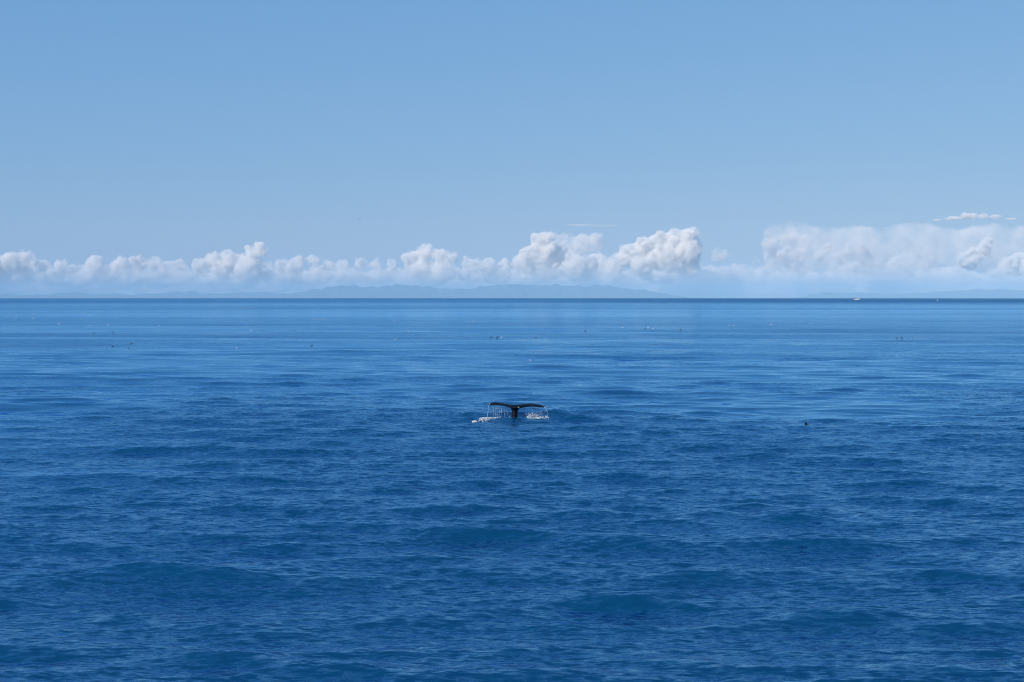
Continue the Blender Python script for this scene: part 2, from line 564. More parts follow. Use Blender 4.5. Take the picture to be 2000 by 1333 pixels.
build_cloud('cumulus_cloud', [(1525, 500, 10), (1538, 488, 9), (1512, 512, 8)],
            CLOUD, 'bright billow low in the pale cloud with a straight left side', 14, dz=-3700, kids=4, voxel=1.1, rough=0.4, group=CG)
build_cloud('cumulus_cloud', [(1590, 510, 7), (1600, 500, 10), (1612, 489, 10), (1617, 480, 7)],
            CLOUD, 'bright leaning leaf shaped billow near the middle of the grey veil', 15, dz=-3700, kids=4, voxel=1.1, rough=0.4, group=CG)
build_cloud('cumulus_cloud', [(1660, 480, 26, 1.8), (1700, 490, 26, 1.5), (1620, 520, 16, 2), (1690, 520, 16, 2.2)],
            CLOUD_VEIL, 'soft grey hazy cloud high in the veil, above a dull heaped cloud', 16, kids=2, rough=1.0, group=CG)
build_cloud('cumulus_cloud', [(1750, 515, 17), (1772, 508, 17), (1790, 520, 15), (1730, 525, 13), (1765, 530, 15, 2)],
            CLOUD_THIN, 'low rounded dull cloud under the grey veil', 17, kids=4, group=CG)
build_cloud('cumulus_cloud', [(1812, 500, 14), (1810, 518, 16), (1822, 522, 14), (1805, 488, 9)],
            CLOUD_THIN, 'upright pale cloud left of the brightest billow in the veil', 18, dz=-1500, kids=4, group=CG)
build_cloud('cumulus_cloud', [(1885, 510, 16), (1905, 500, 17), (1922, 487, 15), (1930, 472, 9), (1895, 518, 13)],
            CLOUD, 'brightest billow in the veil, leaning up to the right', 19, dz=-3700, kids=4, rough=0.4, group=CG)
build_cloud('cumulus_cloud', [(1965, 520, 18), (1985, 525, 18), (1995, 505, 14), (2020, 515, 22), (1950, 535, 10, 1.6)],
            CLOUD, 'bright cloud cut by the right edge of the sky', 20, dz=-3700, kids=4, rough=0.45, group=CG)
build_cloud('stratus_cloud', [(x, 461 + 3 * math.sin(x * 0.031) + 3 * math.sin(x * 0.077), 19 + 4 * math.sin(x * 0.05), 2.6) for x in range(1545, 2080, 19)] + [(x, 500 + 6 * math.sin(x * 0.02), 36, 1.6) for x in range(1555, 2080, 23)],
            CLOUD_VEIL, 'wide flat grey veil of cloud on the right half of the sky', 21, dz=8800, kids=1, rough=1.0, voxel=3.2)
build_cloud('stratus_cloud', [(x, 546 + 5 * math.sin(x * 0.017) + 3 * math.sin(x * 0.051), 20 + 5 * math.sin(x * 0.029), 2.4) for x in range(-70, 2090, 26)],
            CLOUD_BANK, 'low misty bank running along under the heaped clouds, behind the hills', 25, dz=-6200, kids=1, rough=0.9, voxel=3.4)
build_cloud('cumulus_cloud', [(x, 551 + 4 * math.sin(x * 0.021) + 4 * math.sin(x * 0.063 + 1), 26 + 6 * math.sin(x * 0.037 + 2) + 3 * math.sin(x * 0.11), 1.7) for x in range(-60, 2090, 21)] + [(x, 578, 17, 2.2) for x in range(1240, 2090, 26)],
            CLOUD_THIN, 'unbroken pale bank joining the feet of the heaped clouds', 26, dz=5200, kids=2, rough=1.2, voxel=3.4)
build_cloud('cumulus_cloud', [(1645, 505, 17), (1668, 492, 20), (1690, 505, 18), (1712, 515, 15), (1640, 525, 14, 1.5), (1690, 527, 14, 2)],
            CLOUD_THIN, 'dull heaped cloud in the veil, right of the leaning leaf shaped billow', 27, kids=4, group=CG)
build_cloud('lens_cloud', [(1860, 427, 4, 5), (1900, 423, 7, 2.2), (1885, 422, 6, 1.5), (1920, 423, 6, 2), (1945, 424, 5, 2.4), (1975, 428, 3, 4), (1830, 430, 1.8, 6)],
            CLOUD, 'thin bright white cap cloud topping the veil at the upper right', 22, kids=5, voxel=0.8, rough=0.22)
build_cloud('stratus_cloud', [(1130, 439.5, 1.2, 28), (1165, 441, 1.2, 40)],
            CLOUD_FAINT, 'thin faint streak above the flat grey cloud top', 23, kids=0, voxel=0.8, rough=0.12, depth=1.5)
build_cloud('stratus_cloud', [(1560, 546, 5, 14), (1700, 545, 5, 18), (1860, 548, 5, 16), (1980, 549, 5, 14)],
            CLOUD_FAINT, 'long dark flat cloud base low over the sea at the right', 24, kids=0, voxel=2.2, rough=0.2, depth=1.5, dz=-6000)

# ------------------------------------------------------------------ haze over the sea
def build_haze():
    bm = bmesh.new()
    x, y0, y1, z0, z1 = 97000, -97000, 97000, -725.0, 790.0
    bmesh.ops.create_cube(bm, size=1, matrix=Matrix.Translation((0, (y0 + y1) / 2, (z0 + z1) / 2)) @ Matrix.Diagonal((2 * x, y1 - y0, z1 - z0, 1)))
    me = bpy.data.meshes.new('haze')
    bm.to_mesh(me); bm.free()
    o = link_mesh('haze', me, volume_mat('sea_haze', (0.42, 0.72, 0.98), 1.9e-5, -0.25), smooth=False)
    return tag(o, 'pale blue haze over the distant sea', None, None, 'stuff')
build_haze()

# ------------------------------------------------------------------ the whale's tail
def whale_material():
    m = bpy.data.materials.new('whale_skin')
    m.use_nodes = True
    nt = m.node_tree; N, L = nt.nodes, nt.links
    b = N['Principled BSDF']
    b.inputs['Roughness'].default_value = 0.5
    b.inputs['Specular IOR Level'].default_value = 0.12
    tc = N.new('ShaderNodeTexCoord')
    n1 = N.new('ShaderNodeTexNoise'); n1.inputs['Scale'].default_value = 5; n1.inputs['Detail'].default_value = 6
    r1 = N.new('ShaderNodeValToRGB')
    r1.color_ramp.elements[0].position = 0.35; r1.color_ramp.elements[0].color = (0.002, 0.004, 0.008, 1)
    r1.color_ramp.elements[1].position = 0.75; r1.color_ramp.elements[1].color = (0.005, 0.009, 0.016, 1)
    L.new(tc.outputs['Object'], n1.inputs['Vector']); L.new(n1.outputs['Fac'], r1.inputs['Fac'])
    # pale barnacled scars: speckle where the painted mask attribute says so
    at = N.new('ShaderNodeAttribute'); at.attribute_name = 'scar'
    n2 = N.new('ShaderNodeTexNoise'); n2.inputs['Scale'].default_value = 14; n2.inputs['Detail'].default_value = 4
    L.new(tc.outputs['Object'], n2.inputs['Vector'])
    mu = N.new('ShaderNodeMath'); mu.operation = 'MULTIPLY'
    L.new(at.outputs['Fac'], mu.inputs[0]); L.new(n2.outputs['Fac'], mu.inputs[1])
    r2 = N.new('ShaderNodeValToRGB')
    r2.color_ramp.elements[0].position = 0.3; r2.color_ramp.elements[1].position = 0.5
    L.new(mu.outputs[0], r2.inputs['Fac'])
    mx = N.new('ShaderNodeMix'); mx.data_type = 'RGBA'
    mx.inputs['B'].default_value = (0.5, 0.48, 0.45, 1)
    L.new(r2.outputs['Color'], mx.inputs['Factor']); L.new(r1.outputs['Color'], mx.inputs['A'])
    L.new(mx.outputs['Result'], b.inputs['Base Color'])
    bp = N.new('ShaderNodeBump'); bp.inputs['Strength'].default_value = 0.4; bp.inputs['Distance'].default_value = 0.02
    L.new(n2.outputs['Fac'], bp.inputs['Height']); L.new(bp.outputs['Normal'], b.inputs['Normal'])
    return m


def loft(bm, rings, cap=True):
    vs = [[bm.verts.new(p) for p in ring] for ring in rings]
    n = len(vs[0])
    for a, b in zip(vs[:-1], vs[1:]):
        for i in range(n):
            bm.faces.new((a[i], a[(i + 1) % n], b[(i + 1) % n], b[i]))
    if cap:
        bm.faces.new(vs[0][::-1]); bm.faces.new(vs[-1])


def build_whale():
    bm = bmesh.new()
    # fluke stations: span x, top and bottom of the outline, leading edge y, trailing edge y, thickness
    sil = [(-1.83, 1.04, 0.955, 0.80, 0.92, 0.03), (-1.78, 1.10, 0.93, 0.66, 0.98, 0.045), (-1.68, 1.135, 0.925, 0.55, 1.02, 0.055), (-1.43, 1.152, 0.92, 0.38, 1.04, 0.075),
           (-1.11, 1.128, 0.91, 0.22, 1.03, 0.09), (-0.74, 1.06, 0.87, 0.06, 1.00, 0.11), (-0.37, 0.995, 0.82, -0.06, 0.97, 0.15),
           (-0.16, 0.985, 0.78, -0.12, 0.94, 0.19), (0.02, 0.99, 0.76, -0.14, 0.74, 0.21), (0.07, 1.04, 0.76, -0.14, 0.80, 0.21), (0.2, 0.99, 0.76, -0.12, 0.94, 0.19),
           (0.48, 1.02, 0.79, -0.04, 0.98, 0.15), (0.80, 1.055, 0.81, 0.06, 1.02, 0.12), (1.115, 1.06, 0.825, 0.18, 1.05, 0.10),
           (1.49, 1.043, 0.83, 0.34, 1.07, 0.08), (1.80, 0.985, 0.81, 0.52, 1.06, 0.06), (2.02, 0.91, 0.778, 0.70, 1.03, 0.05), (2.14, 0.845, 0.76, 0.82, 1.0, 0.045), (2.19, 0.80, 0.765, 0.88, 0.95, 0.025)]
    xs = [s[0] for s in sil]
    rings = []
    for x in np.linspace(-1.83, 2.19, 70):
        z1, z0, yl, yt, th = [float(np.interp(x, xs, [s[k] for s in sil])) for k in range(1, 6)]
        yl, yt = yl - 0.35, yt - 0.35
        th *= 1.35
        arch = 0.035 * math.exp(-((abs(x) - 1.0) / 0.6) ** 2) - 0.03 * math.exp(-(x / 0.35) ** 2)
        z0, z1 = z0 - 0.022 + arch, z1 + 0.022 + arch
        za, zb = z0 + th * 0.22 - yl * 0.087, z1 - th * 0.2 - yt * 0.087
        ring = []
        for i in range(16):
            a = 2 * math.pi * i / 16
            u = 0.5 - 0.5 * math.cos(a)
            t = math.sin(a) * th * 0.5 * (1.0 if u < 0.4 else 1.0 - 0.6 * (u - 0.4) / 0.6)
            ring.append((x, yl + (yt - yl) * u, za + (zb - za) * u + t))
        rings.append(ring)
    loft(bm, rings)
    # tail stock, running down under the surface and forward into the back
    st = [(0.97, 0.03, 0.20, 0.36, 0.10), (0.86, 0.02, 0.13, 0.42, 0.13), (0.78, 0.015, 0.10, 0.34, 0.16), (0.68, 0.01, 0.08, 0.255, 0.18), (0.52, 0.0, 0.06, 0.205, 0.21), (0.35, -0.005, 0.05, 0.20, 0.235),
          (0.15, -0.035, 0.05, 0.212, 0.27), (-0.05, -0.05, 0.08, 0.225, 0.31), (-0.35, -0.06, 0.2, 0.27, 0.38), (-0.8, -0.06, 0.55, 0.38, 0.5), (-1.3, -0.06, 1.2, 0.5, 0.62), (-1.7, -0.06, 2.1, 0.62, 0.75)]
    rings = []
    for z, x, y, wx, wy in st:
        rings.append([(x + wx * math.cos(2 * math.pi * i / 24), y + wy * math.sin(2 * math.pi * i / 24), z) for i in range(24)])
    loft(bm, rings)
    # knobs down the ridge of the tail stock
    for z in (0.12, 0.3, 0.47, 0.62):
        bmesh.ops.create_icosphere(bm, subdivisions=2, radius=0.05, matrix=Matrix.Translation((-0.01, -0.2 + 0.05 * z, z)))
    bmesh.ops.recalc_face_normals(bm, faces=bm.faces)
    me = bpy.data.meshes.new('humpback_whale')
    bm.to_mesh(me); bm.free()
    o = link_mesh('humpback_whale', me, whale_material())
    rm = o.modifiers.new('remesh', 'REMESH'); rm.mode = 'VOXEL'; rm.voxel_size = 0.03
    sm = o.modifiers.new('smooth', 'SMOOTH'); sm.factor = 0.5; sm.iterations = 3
    me2 = bpy.data.meshes.new_from_object(o.evaluated_get(bpy.context.evaluated_depsgraph_get()))
    o.modifiers.clear(); o.data = me2
    bpy.data.meshes.remove(me)
    me2.polygons.foreach_set('use_smooth', [True] * len(me2.polygons))
    at = me2.attributes.new('scar', 'FLOAT', 'POINT')
    val = []
    for v in me2.vertices:
        x, y, z = v.co
        s = 0.42
        s = max(s, 0.85 * math.exp(-((x + 1.76) / 0.10) ** 2 - ((z - 1.03) / 0.10) ** 2))
        s = max(s, 0.95 * math.exp(-((x - 0.24) / 0.13) ** 2 - ((z - 0.84) / 0.05) ** 2))
        s = max(s, 0.8 * math.exp(-((x + 0.22) / 0.1) ** 2 - ((z - 0.78) / 0.08) ** 2))
        s = max(s, 0.85 * math.exp(-((x - 2.1) / 0.08) ** 2))
        s = max(s, 0.7 * math.exp(-((x + 0.02) / 0.06) ** 2 - ((z - 0.1) / 0.15) ** 2))
        val.append(s)
    at.data.foreach_set('value', val)
    o.location = (WHALE.x, WHALE.y, sea_z(WHALE.x, WHALE.y) * 0.0 + WHALE.z)
    tag(o, 'dark humpback whale tail raised out of the sea, flukes spread and dripping', 'whale')
    return o
whale = build_whale()

# foam and falling water round the tail
FOAM = mat_basic('foam', (0.72, 0.76, 0.78), 0.7, 0.15, 9.0, 0.3)
DRIP = mat_basic('falling_water', (0.66, 0.74, 0.80), 0.25, 0.1, 5.0, 0.5)


def blob_mesh(name, blobs, sub=1):
    bm = bmesh.new()
    for (c, rx, ry, rz) in blobs:
        bmesh.ops.create_icosphere(bm, subdivisions=sub, radius=1, matrix=Matrix.Translation(c) @ Matrix.Rotation(random.uniform(0, 3), 4, 'Z') @ Matrix.Diagonal((rx, ry, rz, 1)))
    me = bpy.data.meshes.new(name)
    bm.to_mesh(me); bm.free()
    return me


def foam_patch(shape, n, label):
    blobs = []
    while len(blobs) < n:
        x, y, dens, hmax = shape()
        if mnoise.noise(Vector((x * 2.2, y * 1.1, 4.0))) * 0.5 + 0.5 > dens + random.uniform(-0.2, 0.2):
            continue
        r = random.uniform(0.005, 0.019) * random.choice((0.6, 1, 1.4))
        X, Y = WHALE.x + x, WHALE.y + y
        blobs.append(((X, Y, sea_z(X, Y) + random.random() ** 2 * hmax + 0.005), r * random.uniform(1.2, 3.2), r * random.uniform(1, 2.5), r * random.uniform(0.3, 0.7)))
    o = link_mesh('sea_foam', blob_mesh('sea_foam', blobs), FOAM)
    return tag(o, label, None, None, 'stuff')


def left_foam():
    u = random.random()
    x = -2.9 + 1.95 * u
    y = -1.9 + 1.6 * u + random.gauss(0, 0.16 + 0.2 * u)
    return x, y, 0.55, 0.02 + 0.06 * u


def right_foam():
    u = random.random() ** 1.2
    x = 0.85 + 1.45 * u
    y = -0.25 + random.gauss(0, 0.38) - 0.2 * u
    return x, y, 0.60, 0.26 * math.exp(-((x - 1.2) / 0.3) ** 2) + 0.09


foam_patch(left_foam, 700, 'white foam trailing left of the whale tail')
foam_patch(right_foam, 600, 'white splash foam right of the whale tail')
foam_patch(lambda: ((lambda a: (-0.05 + math.cos(a) * 0.33, 0.05 + math.sin(a) * 0.42))(random.uniform(0, 6.28)) + (0.5, 0.04)), 26,
           'thin collar of foam round the base of the tail')


def drips():
    bm = bmesh.new()
    Z = 0.00531

    def stream(pts, r):
        # a broken, wavering thread of water
        P = [Vector(p) for p in pts]
        n = 26
        prev = None
        for i in range(n):
            t = i / (n - 1) * (len(P) - 1)
            k = min(int(t), len(P) - 2)
            c = P[k].lerp(P[k + 1], t - k)
            if random.random() < 0.16:
                prev = None
                continue
            rr = r * random.uniform(0.5, 1.3)
            c = c + Vector((random.gauss(0, r * 0.7), random.gauss(0, r), 0))
            ring = [bm.verts.new(c + Vector((rr * math.cos(a), rr * math.sin(a), random.uniform(-0.006, 0.006)))) for a in (0, 1.57, 3.14, 4.71)]
            if prev:
                for j in range(4):
                    bm.faces.new((prev[j], prev[(j + 1) % 4], ring[(j + 1) % 4], ring[j]))
            prev = ring

    def w(zx, zy, y):
        return (WHALE.x + (zx - 970) * Z, WHALE.y + y, WHALE.z + (525 - zy) * Z - y * 0.087)
    main = [([(632, 345), (630, 400), (618, 450), (612, 527)], 0.013, 0.4), ([(1372, 382), (1385, 420), (1410, 455), (1412, 530)], 0.012, 0.5),
            ([(770, 352), (769, 480)], 0.008, 0.3), ([(798, 354), (797, 465)], 0.009, 0.2), ([(690, 350), (692, 500)], 0.006, 0.35), ([(716, 350), (718, 505)], 0.006, 0.3),
            ([(742, 352), (741, 515)], 0.005, 0.3), ([(832, 360), (835, 500)], 0.007, 0.2), ([(862, 364), (866, 470)], 0.005, 0.1),
            ([(1300, 374), (1300, 525)], 0.009, 0.4), ([(1256, 371), (1260, 515)], 0.006, 0.35), ([(1226, 370), (1226, 450)], 0.006, 0.3), ([(1194, 370), (1198, 480)], 0.007, 0.25),
            ([(1150, 372), (1154, 505)], 0.005, 0.2), ([(1122, 374), (1124, 500)], 0.006, 0.15), ([(1328, 378), (1336, 500)], 0.006, 0.45), ([(1090, 375), (1088, 440)], 0.004, 0.1)]
    for pts, r, y in main:
        stream([w(a, b, y) for a, b in pts], r * (0.8 if r > 0.01 else 0.5))
        for _ in range(int(12 * r / 0.007)):
            k = random.randrange(len(pts) - 1)
            t = random.random()
            zx = pts[k][0] * (1 - t) + pts[k + 1][0] * t + random.gauss(0, 7)
            zy = pts[k][1] * (1 - t) + pts[k + 1][1] * t
            s = random.uniform(0.004, 0.012)
            bmesh.ops.create_icosphere(bm, subdivisions=1, radius=s, matrix=Matrix.Translation(w(zx, zy, y + random.gauss(0, 0.05))) @ Matrix.Diagonal((1, 1, 1.6, 1)))
    for _ in range(130):
        left = random.random() < 0.5
        zx = random.uniform(640, 900) if left else random.uniform(1060, 1380)
        zy = 372 + 140 * random.random() ** 0.8
        s = random.uniform(0.004, 0.013)
        bmesh.ops.create_icosphere(bm, subdivisions=1, radius=s, matrix=Matrix.Translation(w(zx, zy, random.uniform(0, 0.5))) @ Matrix.Diagonal((1, 1, 1.8, 1)))
    for _ in range(24):     # beads still clinging under the edge of the right fluke
        zx = random.choice((1192, 1270, 1320, 1368, 1240)) + random.gauss(0, 8)
        bmesh.ops.create_icosphere(bm, subdivisions=1, radius=random.uniform(0.012, 0.022), matrix=Matrix.Translation(w(zx, 378 + random.gauss(0, 4), 0.3)))
    me = bpy.data.meshes.new('dripping_water')
    bm.to_mesh(me); bm.free()
    o = link_mesh('dripping_water', me, DRIP)
    return tag(o, 'threads and drops of water falling from the whale flukes', None, None, 'stuff')
drips()

# ------------------------------------------------------------------ boats
WHITE = mat_basic('white_gelcoat', (0.8, 0.8, 0.79), 0.3, 0.05, 0.5)
DARK = mat_basic('tinted_windows', (0.03, 0.03, 0.035), 0.15)
TAN = mat_basic('canvas_top', (0.12, 0.085, 0.07), 0.8, 0.2, 1.0)


def hull_mesh(Lh, beam, depth, sheer):
    bm = bmesh.new()
    rings = []
    for i in range(15):
        t = i / 14
        w = beam / 2 * (0.86 + 0.14 * math.sin(t * 3)) * max(0.04, (1 - max(0, (t - 0.5) / 0.5) ** 2.2))
        top = depth * (0.62 + sheer * t ** 2)
        x = -Lh / 2 + Lh * t
        rake = 0.06 * Lh * max(0, (t - 0.6) / 0.4)
        rings.append([(x + rake, w, top), (x + rake * 0.6, w * 0.9, top * 0.4), (x, w * 0.55, -0.35 * depth), (x, 0, -0.5 * depth),
                      (x, -w * 0.55, -0.35 * depth), (x + rake * 0.6, -w * 0.9, top * 0.4), (x + rake, -w, top)])
    loft(bm, rings)
    bmesh.ops.recalc_face_normals(bm, faces=bm.faces)
    me = bpy.data.meshes.new('hull')
    bm.to_mesh(me); bm.free()
    return me


def box_mesh(name, x0, x1, w, z0, z1, rake0=0.0, rake1=0.0, w2=None):
    w2 = w if w2 is None else w2
    v = [(x0, -w, z0), (x1, -w, z0), (x1, w, z0), (x0, w, z0), (x0 + rake0, -w2, z1), (x1 - rake1, -w2, z1), (x1 - rake1, w2, z1), (x0 + rake0, w2, z1)]
    f = [(3, 2, 1, 0), (4, 5, 6, 7), (0, 1, 5, 4), (1, 2, 6, 5), (2, 3, 7, 6), (3, 0, 4, 7)]
    me = mesh_np(name, v, f)
    bm = bmesh.new(); bm.from_mesh(me)
    bmesh.ops.bevel(bm, geom=bm.edges[:], offset=min(abs(z1 - z0), w) * 0.12, segments=2, affect='EDGES')
    bm.to_mesh(me); bm.free()
    return me


def build_boat(name, px, py, rz, Lh, beam, depth, label, big):
    p = on_sea(px, py)
    e = bpy.data.objects.new(name, None)
    COL.objects.link(e)
    e.location = p
    e.rotation_euler = (0, 0, rz)
    tag(e, label, 'boat', 'boats far out near the horizon')
    link_mesh('hull', hull_mesh(Lh, beam, depth, 0.75), WHITE, e)
    d = depth
    link_mesh('cabin', box_mesh('cabin', -Lh * 0.18, Lh * 0.2, beam * 0.36, d * 0.5, d * 1.18, 0.1, Lh * 0.07, beam * 0.31), WHITE, e, False)
    link_mesh('window_band', box_mesh('window_band', -Lh * 0.15, Lh * 0.175, beam * 0.355, d * 0.86, d * 1.08, 0.05, Lh * 0.03, beam * 0.335), DARK, e, False)
    link_mesh('deck', box_mesh('deck', -Lh * 0.47, Lh * 0.38, beam * 0.38, d * 0.45, d * 0.6), WHITE, e, False)
    if big:
        link_mesh('canopy', box_mesh('canopy', -Lh * 0.36, Lh * 0.10, beam * 0.4, d * 1.55, d * 1.72), TAN, e, False)
        for sx in (-0.33, 0.06):
            for sy in (-1, 1):
                bm = bmesh.new()
                bmesh.ops.create_cone(bm, cap_ends=True, segments=8, radius1=0.06, radius2=0.06, depth=d * 1.0, matrix=Matrix.Translation((Lh * sx, sy * beam * 0.33, d * 1.05)))
                me = bpy.data.meshes.new('post'); bm.to_mesh(me); bm.free()
                link_mesh('post', me, WHITE, e)
    bm = bmesh.new()
    bmesh.ops.create_cone(bm, cap_ends=True, segments=8, radius1=0.07, radius2=0.03, depth=d * 1.1, matrix=Matrix.Translation((Lh * 0.02, 0, d * 1.9 if big else d * 1.6)))
    me = bpy.data.meshes.new('mast'); bm.to_mesh(me); bm.free()
    link_mesh('mast', me, WHITE, e)
    return e


build_boat('motor_boat', 1673.5, 586.2, 0.12, 13.5, 4.0, 2.6, 'white motor boat with dark canopy sitting on the horizon line', True)
build_boat('motor_boat', 1831, 587.8, 1.35, 6.5, 2.4, 1.5, 'tiny white boat seen end on, right of the larger boat', False)

# ------------------------------------------------------------------ sea birds
GULL_W = mat_basic('white_plumage', (0.62, 0.62, 0.61), 0.7, 0.08, 6)
GULL_G = mat_basic('grey_plumage', (0.18, 0.19, 0.21), 0.7, 0.2, 6)
AUK = mat_basic('dark_plumage', (0.018, 0.017, 0.018), 0.6, 0.3, 6)


def bird_body(bm, L_, r, lift=0.0):
    rings = []
    prof = [(-0.5, 0.03, 0.06), (-0.38, 0.35, 0.05), (-0.2, 0.8, 0.02), (0.0, 1.0, 0.0), (0.16, 0.92, 0.02), (0.27, 0.6, 0.10), (0.32, 0.45, 0.24), (0.37, 0.48, 0.36), (0.42, 0.40, 0.38), (0.46, 0.14, 0.36), (0.54, 0.03, 0.33)]
    for x, w, z in prof:
        ring = []
        for i in range(10):
            a = 2 * math.pi * i / 10
            ring.append((x * L_, w * r * math.cos(a), z * L_ * (1 if not lift else 0.25) + w * r * 0.9 * math.sin(a) + lift))
        rings.append(ring)
    loft(bm, rings)


def floating_bird(L_, r):
    bm = bmesh.new()
    bird_body(bm, L_, r)
    for s in (-1, 1):    # folded wings crossing over the tail
        ring = [[(x * L_, s * (y * r), z * r) for x, y, z in st] for st in
                [[(0.18, 0.75, 0.5), (0.16, 0.95, 0.25), (0.14, 0.9, 0.0)], [(-0.15, 0.7, 0.75), (-0.17, 0.95, 0.45), (-0.15, 0.9, 0.15)], [(-0.6, 0.12, 0.75), (-0.62, 0.16, 0.68), (-0.6, 0.12, 0.62)]]]
        loft(bm, ring, True)
    bmesh.ops.recalc_face_normals(bm, faces=bm.faces)
    me = bpy.data.meshes.new('sea_bird')
    bm.to_mesh(me); bm.free()
    me.polygons.foreach_set('use_smooth', [True] * len(me.polygons))
    return me


def flying_bird(span, L_, r, droop, up):
    bm = bmesh.new()
    bird_body(bm, L_, r, 0.0001)
    for s in (-1, 1):
        rings = []
        for t in np.linspace(0, 1, 9):
            y = s * span / 2 * t
            z = span * (up * math.sin(min(t / 0.45, 1) * math.pi / 2) - droop * max(0, t - 0.45) ** 1.5)
            c = L_ * 0.34 * (1 - 0.75 * t ** 2)
            x0 = 0.14 * L_ + 0.12 * L_ * math.sin(min(t / 0.45, 1) * math.pi / 2) - 0.5 * L_ * max(0, t - 0.45)
            h = r * 0.28 * (1 - 0.8 * t)
            rings.append([(x0, y, z), (x0 - c * 0.3, y, z + h), (x0 - c, y, z), (x0 - c * 0.3, y, z - h * 0.5)])
        loft(bm, rings)
    bmesh.ops.recalc_face_normals(bm, faces=bm.faces)
    me = bpy.data.meshes.new('flying_bird')
    bm.to_mesh(me); bm.free()
    me.polygons.foreach_set('use_smooth', [True] * len(me.polygons))
    return me


ME_GULL = floating_bird(0.58, 0.115); ME_GULL.materials.append(GULL_W)
ME_AUK = floating_bird(0.50, 0.10); ME_AUK.materials.append(AUK)

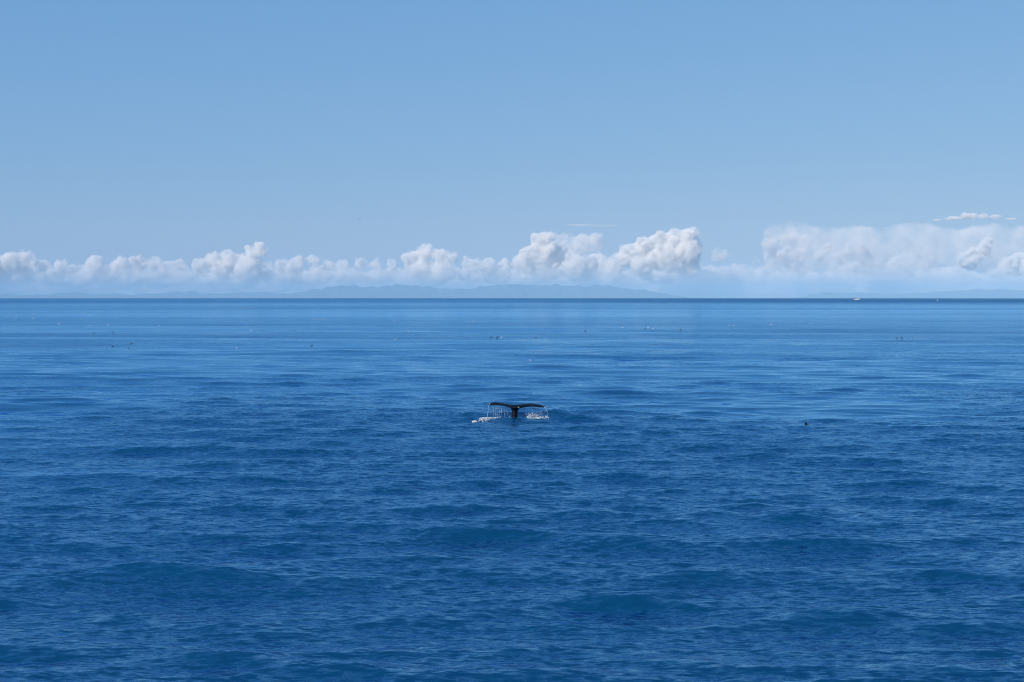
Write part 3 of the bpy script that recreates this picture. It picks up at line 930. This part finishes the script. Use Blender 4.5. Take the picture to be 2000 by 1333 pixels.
FLOAT = [
 # px, py, white?, label
 (31.5, 620.6, 1, 'faint white gull on the water, leftmost of all the floating birds'),
 (64.8, 622.5, 1, 'faint white gull on the water, second from the left edge of the sea'),
 (115, 632.5, 1, 'white gull sitting lower than the two faint gulls at the far left'),
 (158, 622, 1, 'white gull on the water under the low lumpy cloud, above a dark bird'),
 (159, 638, 0, 'dark bird floating just left of a brighter white gull at far left'),
 (174.5, 636, 1, 'bright white gull floating just right of a small dark bird at far left'),
 (211, 635, 1, 'bright white gull alone on the water under the low lumpy cloud'),
 (183, 651, 0, 'dark bird on the darker band of water, left of its companion'),
 (221.4, 650, 0, 'dark bird on the darker band of water, right of its companion'),
 (310, 636, 1, 'white gull on the water below the two dark slits in the cloud'),
 (289, 607, 1, 'very faint white gull near the horizon, left of a pair at far left'),
 (311, 607, 1, 'very faint white gull near the horizon, right of a pair at far left'),
 (247.6, 683, 1, 'white gull low on the left sea, with a dark bird right beside it'),
 (250.5, 681, 0, 'dark bird right beside a white gull low on the left sea'),
 (257, 670, 0, 'dark bird on the water above the close white and dark pair at left'),
 (220, 677, 0, 'dark bird on the water left of the close white and dark pair'),
 (473, 602.4, 1, 'bright white gull near the horizon below the pointed cloud tower'),
 (381, 615.5, 1, 'white gull near the horizon left of the pointed cloud tower'),
 (523, 624, 1, 'white gull below right of the pointed cloud tower, left of a row of four'),
 (613, 623.4, 1, 'first white gull from the left in a short row of four'),
 (619.5, 623.4, 1, 'second white gull from the left in a short row of four'),
 (628, 623.4, 1, 'third white gull from the left in a short row of four'),
 (635, 623.8, 1, 'rightmost white gull in a short row of four'),
 (490, 644, 1, 'white gull on the water well below the pointed cloud tower'),
 (462, 679, 1, 'lowest white gull on the water below the pointed cloud tower'),
 (481, 626, 0, 'lone dark bird on the water under the pointed cloud tower'),
 (565, 645, 0, 'left dark bird of three close together below the row of gulls'),
 (573, 645, 0, 'middle dark bird of three close together below the row of gulls'),
 (577, 645, 0, 'right dark bird of three close together below the row of gulls'),
 (609, 674.5, 0, 'dark bird alone on smooth water, well below the row of four gulls'),
 (770.5, 626, 1, 'white gull on the water beneath the crest of the far hills'),
 (852, 601, 1, 'faint white gull near the horizon under the hump shaped cloud'),
 (908, 602.4, 1, 'left white gull of a pair near the horizon, left of the whale tail'),
 (940, 603.3, 1, 'right white gull of a pair near the horizon, left of the whale tail'),
 (798, 648, 1, 'white gull on the water with a dark bird just above it'),
 (799.5, 645, 0, 'dark bird just above a white gull beneath the hill crest'),
 (772, 661.5, 1, 'white gull at the left end of a thin dark streak of water'),
 (979.5, 658, 1, 'white gull next to two dark birds, above the whale tail'),
 (971, 658.5, 0, 'dark bird between another dark bird and a white gull above the tail'),
 (959, 658, 0, 'left dark bird of the trio above the whale tail'),
 (1047, 658, 0, 'dark bird alone on the water just right above the whale tail'),
 (1029, 640, 1, 'white gull alone on the water right above the whale tail'),
 (924.5, 631.5, 0, 'dark bird with a pale gull close behind it, left above the tail'),
 (925, 628.2, 1, 'pale gull close behind a dark bird, left above the whale tail'),
 (907, 632, 0, 'faint dark bird left of the dark and pale pair above the tail'),
 (1091, 639, 1, 'bright white gull, right one of a pair right of the whale tail'),
 (1082, 639, 1, 'fainter white gull, left one of a pair right of the whale tail'),
 (1128, 639, 1, 'single white gull on the water right of the bright pair of gulls'),
 (1215.5, 642, 1, 'white gull alone on the water below the dome shaped cloud'),
 (1275, 643, 1, 'bright white gull at the right end of a small mixed group'),
 (1266, 642, 1, 'faint white gull in the middle of a small mixed group'),
 (1260, 643, 0, 'dark bird at the left end of a small mixed group'),
 (1282, 606, 1, 'white gull near the horizon below the dome shaped cloud'),
 (1132, 625, 0, 'middle dark bird of three in a line right of the whale tail'),
 (1123, 625, 0, 'left dark bird of three in a line right of the whale tail'),
 (1142, 626, 0, 'right dark bird of three in a line right of the whale tail'),
 (1143, 644.5, 0, 'dark bird below right of a single white gull, right of the tail'),
 (1241, 648.7, 0, 'dark bird on the edge of the long dark streak, below the mixed group'),
 (1329, 644, 0, 'dark bird right of the small mixed group, on the dark streak'),
 (1424.5, 635.6, 1, 'left white gull of two close together under the blue gap'),
 (1433, 636, 1, 'right white gull of two close together under the blue gap'),
 (1506, 634.4, 1, 'white gull above the left end of the broad dark band of water'),
 (1472.6, 635.6, 0, 'dark bird between the close pair of gulls and the broad dark band'),
 (1483.6, 622.5, 0, 'dark bird high on the sea between the blue gap and the motor boat'),
 (1592.5, 634.7, 0, 'dark bird just above the broad dark band, left below the motor boat'),
 (1853, 630, 0, 'dark bird on the water far right, under the tiny end on boat'),
 (1751.5, 659, 0, 'left dark bird of a pair below the broad dark band'),
 (1761.5, 659, 0, 'right dark bird of a pair below the broad dark band'),
 (1036, 701, 1, 'white gull nearest the whale tail, on calm water above it'),
]
for (px, py, white, lab) in FLOAT:
    p = on_sea(px, py + 0.8)
    o = bpy.data.objects.new('floating_gull' if white else 'floating_seabird', ME_GULL if white else ME_AUK)
    COL.objects.link(o)
    r_ = math.hypot(p.x, p.y)
    o.location = (p.x, p.y, (sea_z(p.x, p.y) if r_ < 400 else p.z) + 0.06)
    o.rotation_euler = (0, 0, random.choice((0, math.pi)) + random.gauss(0, 0.6))
    s = 0.6 if r_ < 240 else 0.9
    o.scale = (s, s, s)
    tag(o, lab, 'gull' if white else 'seabird', 'white gulls floating on the far sea' if white else 'dark seabirds floating on the far sea')

# the dark bird rising off the water in front of the whale, to the right
def wing_bird():
    me = flying_bird(0.62, 0.36, 0.065, 0.1, 0.22)
    me.materials.append(AUK)
    p = on_sea(1574.6, 837)
    o = bpy.data.objects.new('diving_seabird', me)
    COL.objects.link(o)
    o.location = (p.x, p.y, sea_z(p.x, p.y) + 0.14)
    o.rotation_euler = (0, 0, 2.6)
    tag(o, 'small dark seabird with raised wings on the water, right of the whale', 'seabird')
wing_bird()

FLY = [
 (702, 428.5, 265, 1.30, GULL_G, 0.35, 0.10, -1.45, 'grey gull gliding high in the clear sky with arched wings'),
 (726, 501, 700, 1.0, AUK, 0.3, 0.12, 0.4, 'tiny dark bird flying above the long ragged cloud, right one of two'),
 (699, 506, 700, 1.0, AUK, 0.3, 0.12, 0.3, 'tiny dark bird flying above the long ragged cloud, left one of two'),
 (1062, 497, 650, 0.9, AUK, 0.2, 0.25, 0.2, 'tiny dark bird flying in front of the large stepped cloud'),
 (973.5, 540, 600, 0.9, AUK, 0.3, 0.15, -0.5, 'tiny dark bird flying low in front of the small low cloud'),
 (1934, 502.5, 420, 0.8, AUK, 0.2, -0.05, -1.5, 'dark bird flying across the brightest billow at the right'),
 (1213, 556, 560, 1.0, GULL_W, 0.3, 0.12, -1.2, 'white gull flying below the dome shaped cloud'),
 (1138, 575.4, 640, 1.0, GULL_W, 0.2, 0.15, -1.0, 'white gull skimming the horizon, leftmost of four'),
 (1159, 578.5, 560, 1.1, GULL_W, 0.2, 0.15, -1.2, 'white gull skimming the horizon, second from left of four'),
 (1164.5, 581, 650, 1.0, GULL_W, 0.2, 0.15, -1.0, 'white gull skimming the horizon, third from left of four'),
 (1175.5, 576, 600, 1.0, GULL_W, 0.2, 0.2, 0.4, 'white gull skimming the horizon, rightmost of four'),
]
for (px, py, dist, span, mat, droop, up, rz, lab) in FLY:
    me = flying_bird(span, 0.55, 0.085, droop, up)
    me.materials.append(mat)
    o = bpy.data.objects.new('flying_gull' if mat is not AUK else 'flying_seabird', me)
    COL.objects.link(o)
    o.location = at_dist(px, py, dist)
    o.rotation_euler = (0.08, 0.1, rz)
    tag(o, lab, 'gull' if mat is not AUK else 'seabird', 'birds on the wing')
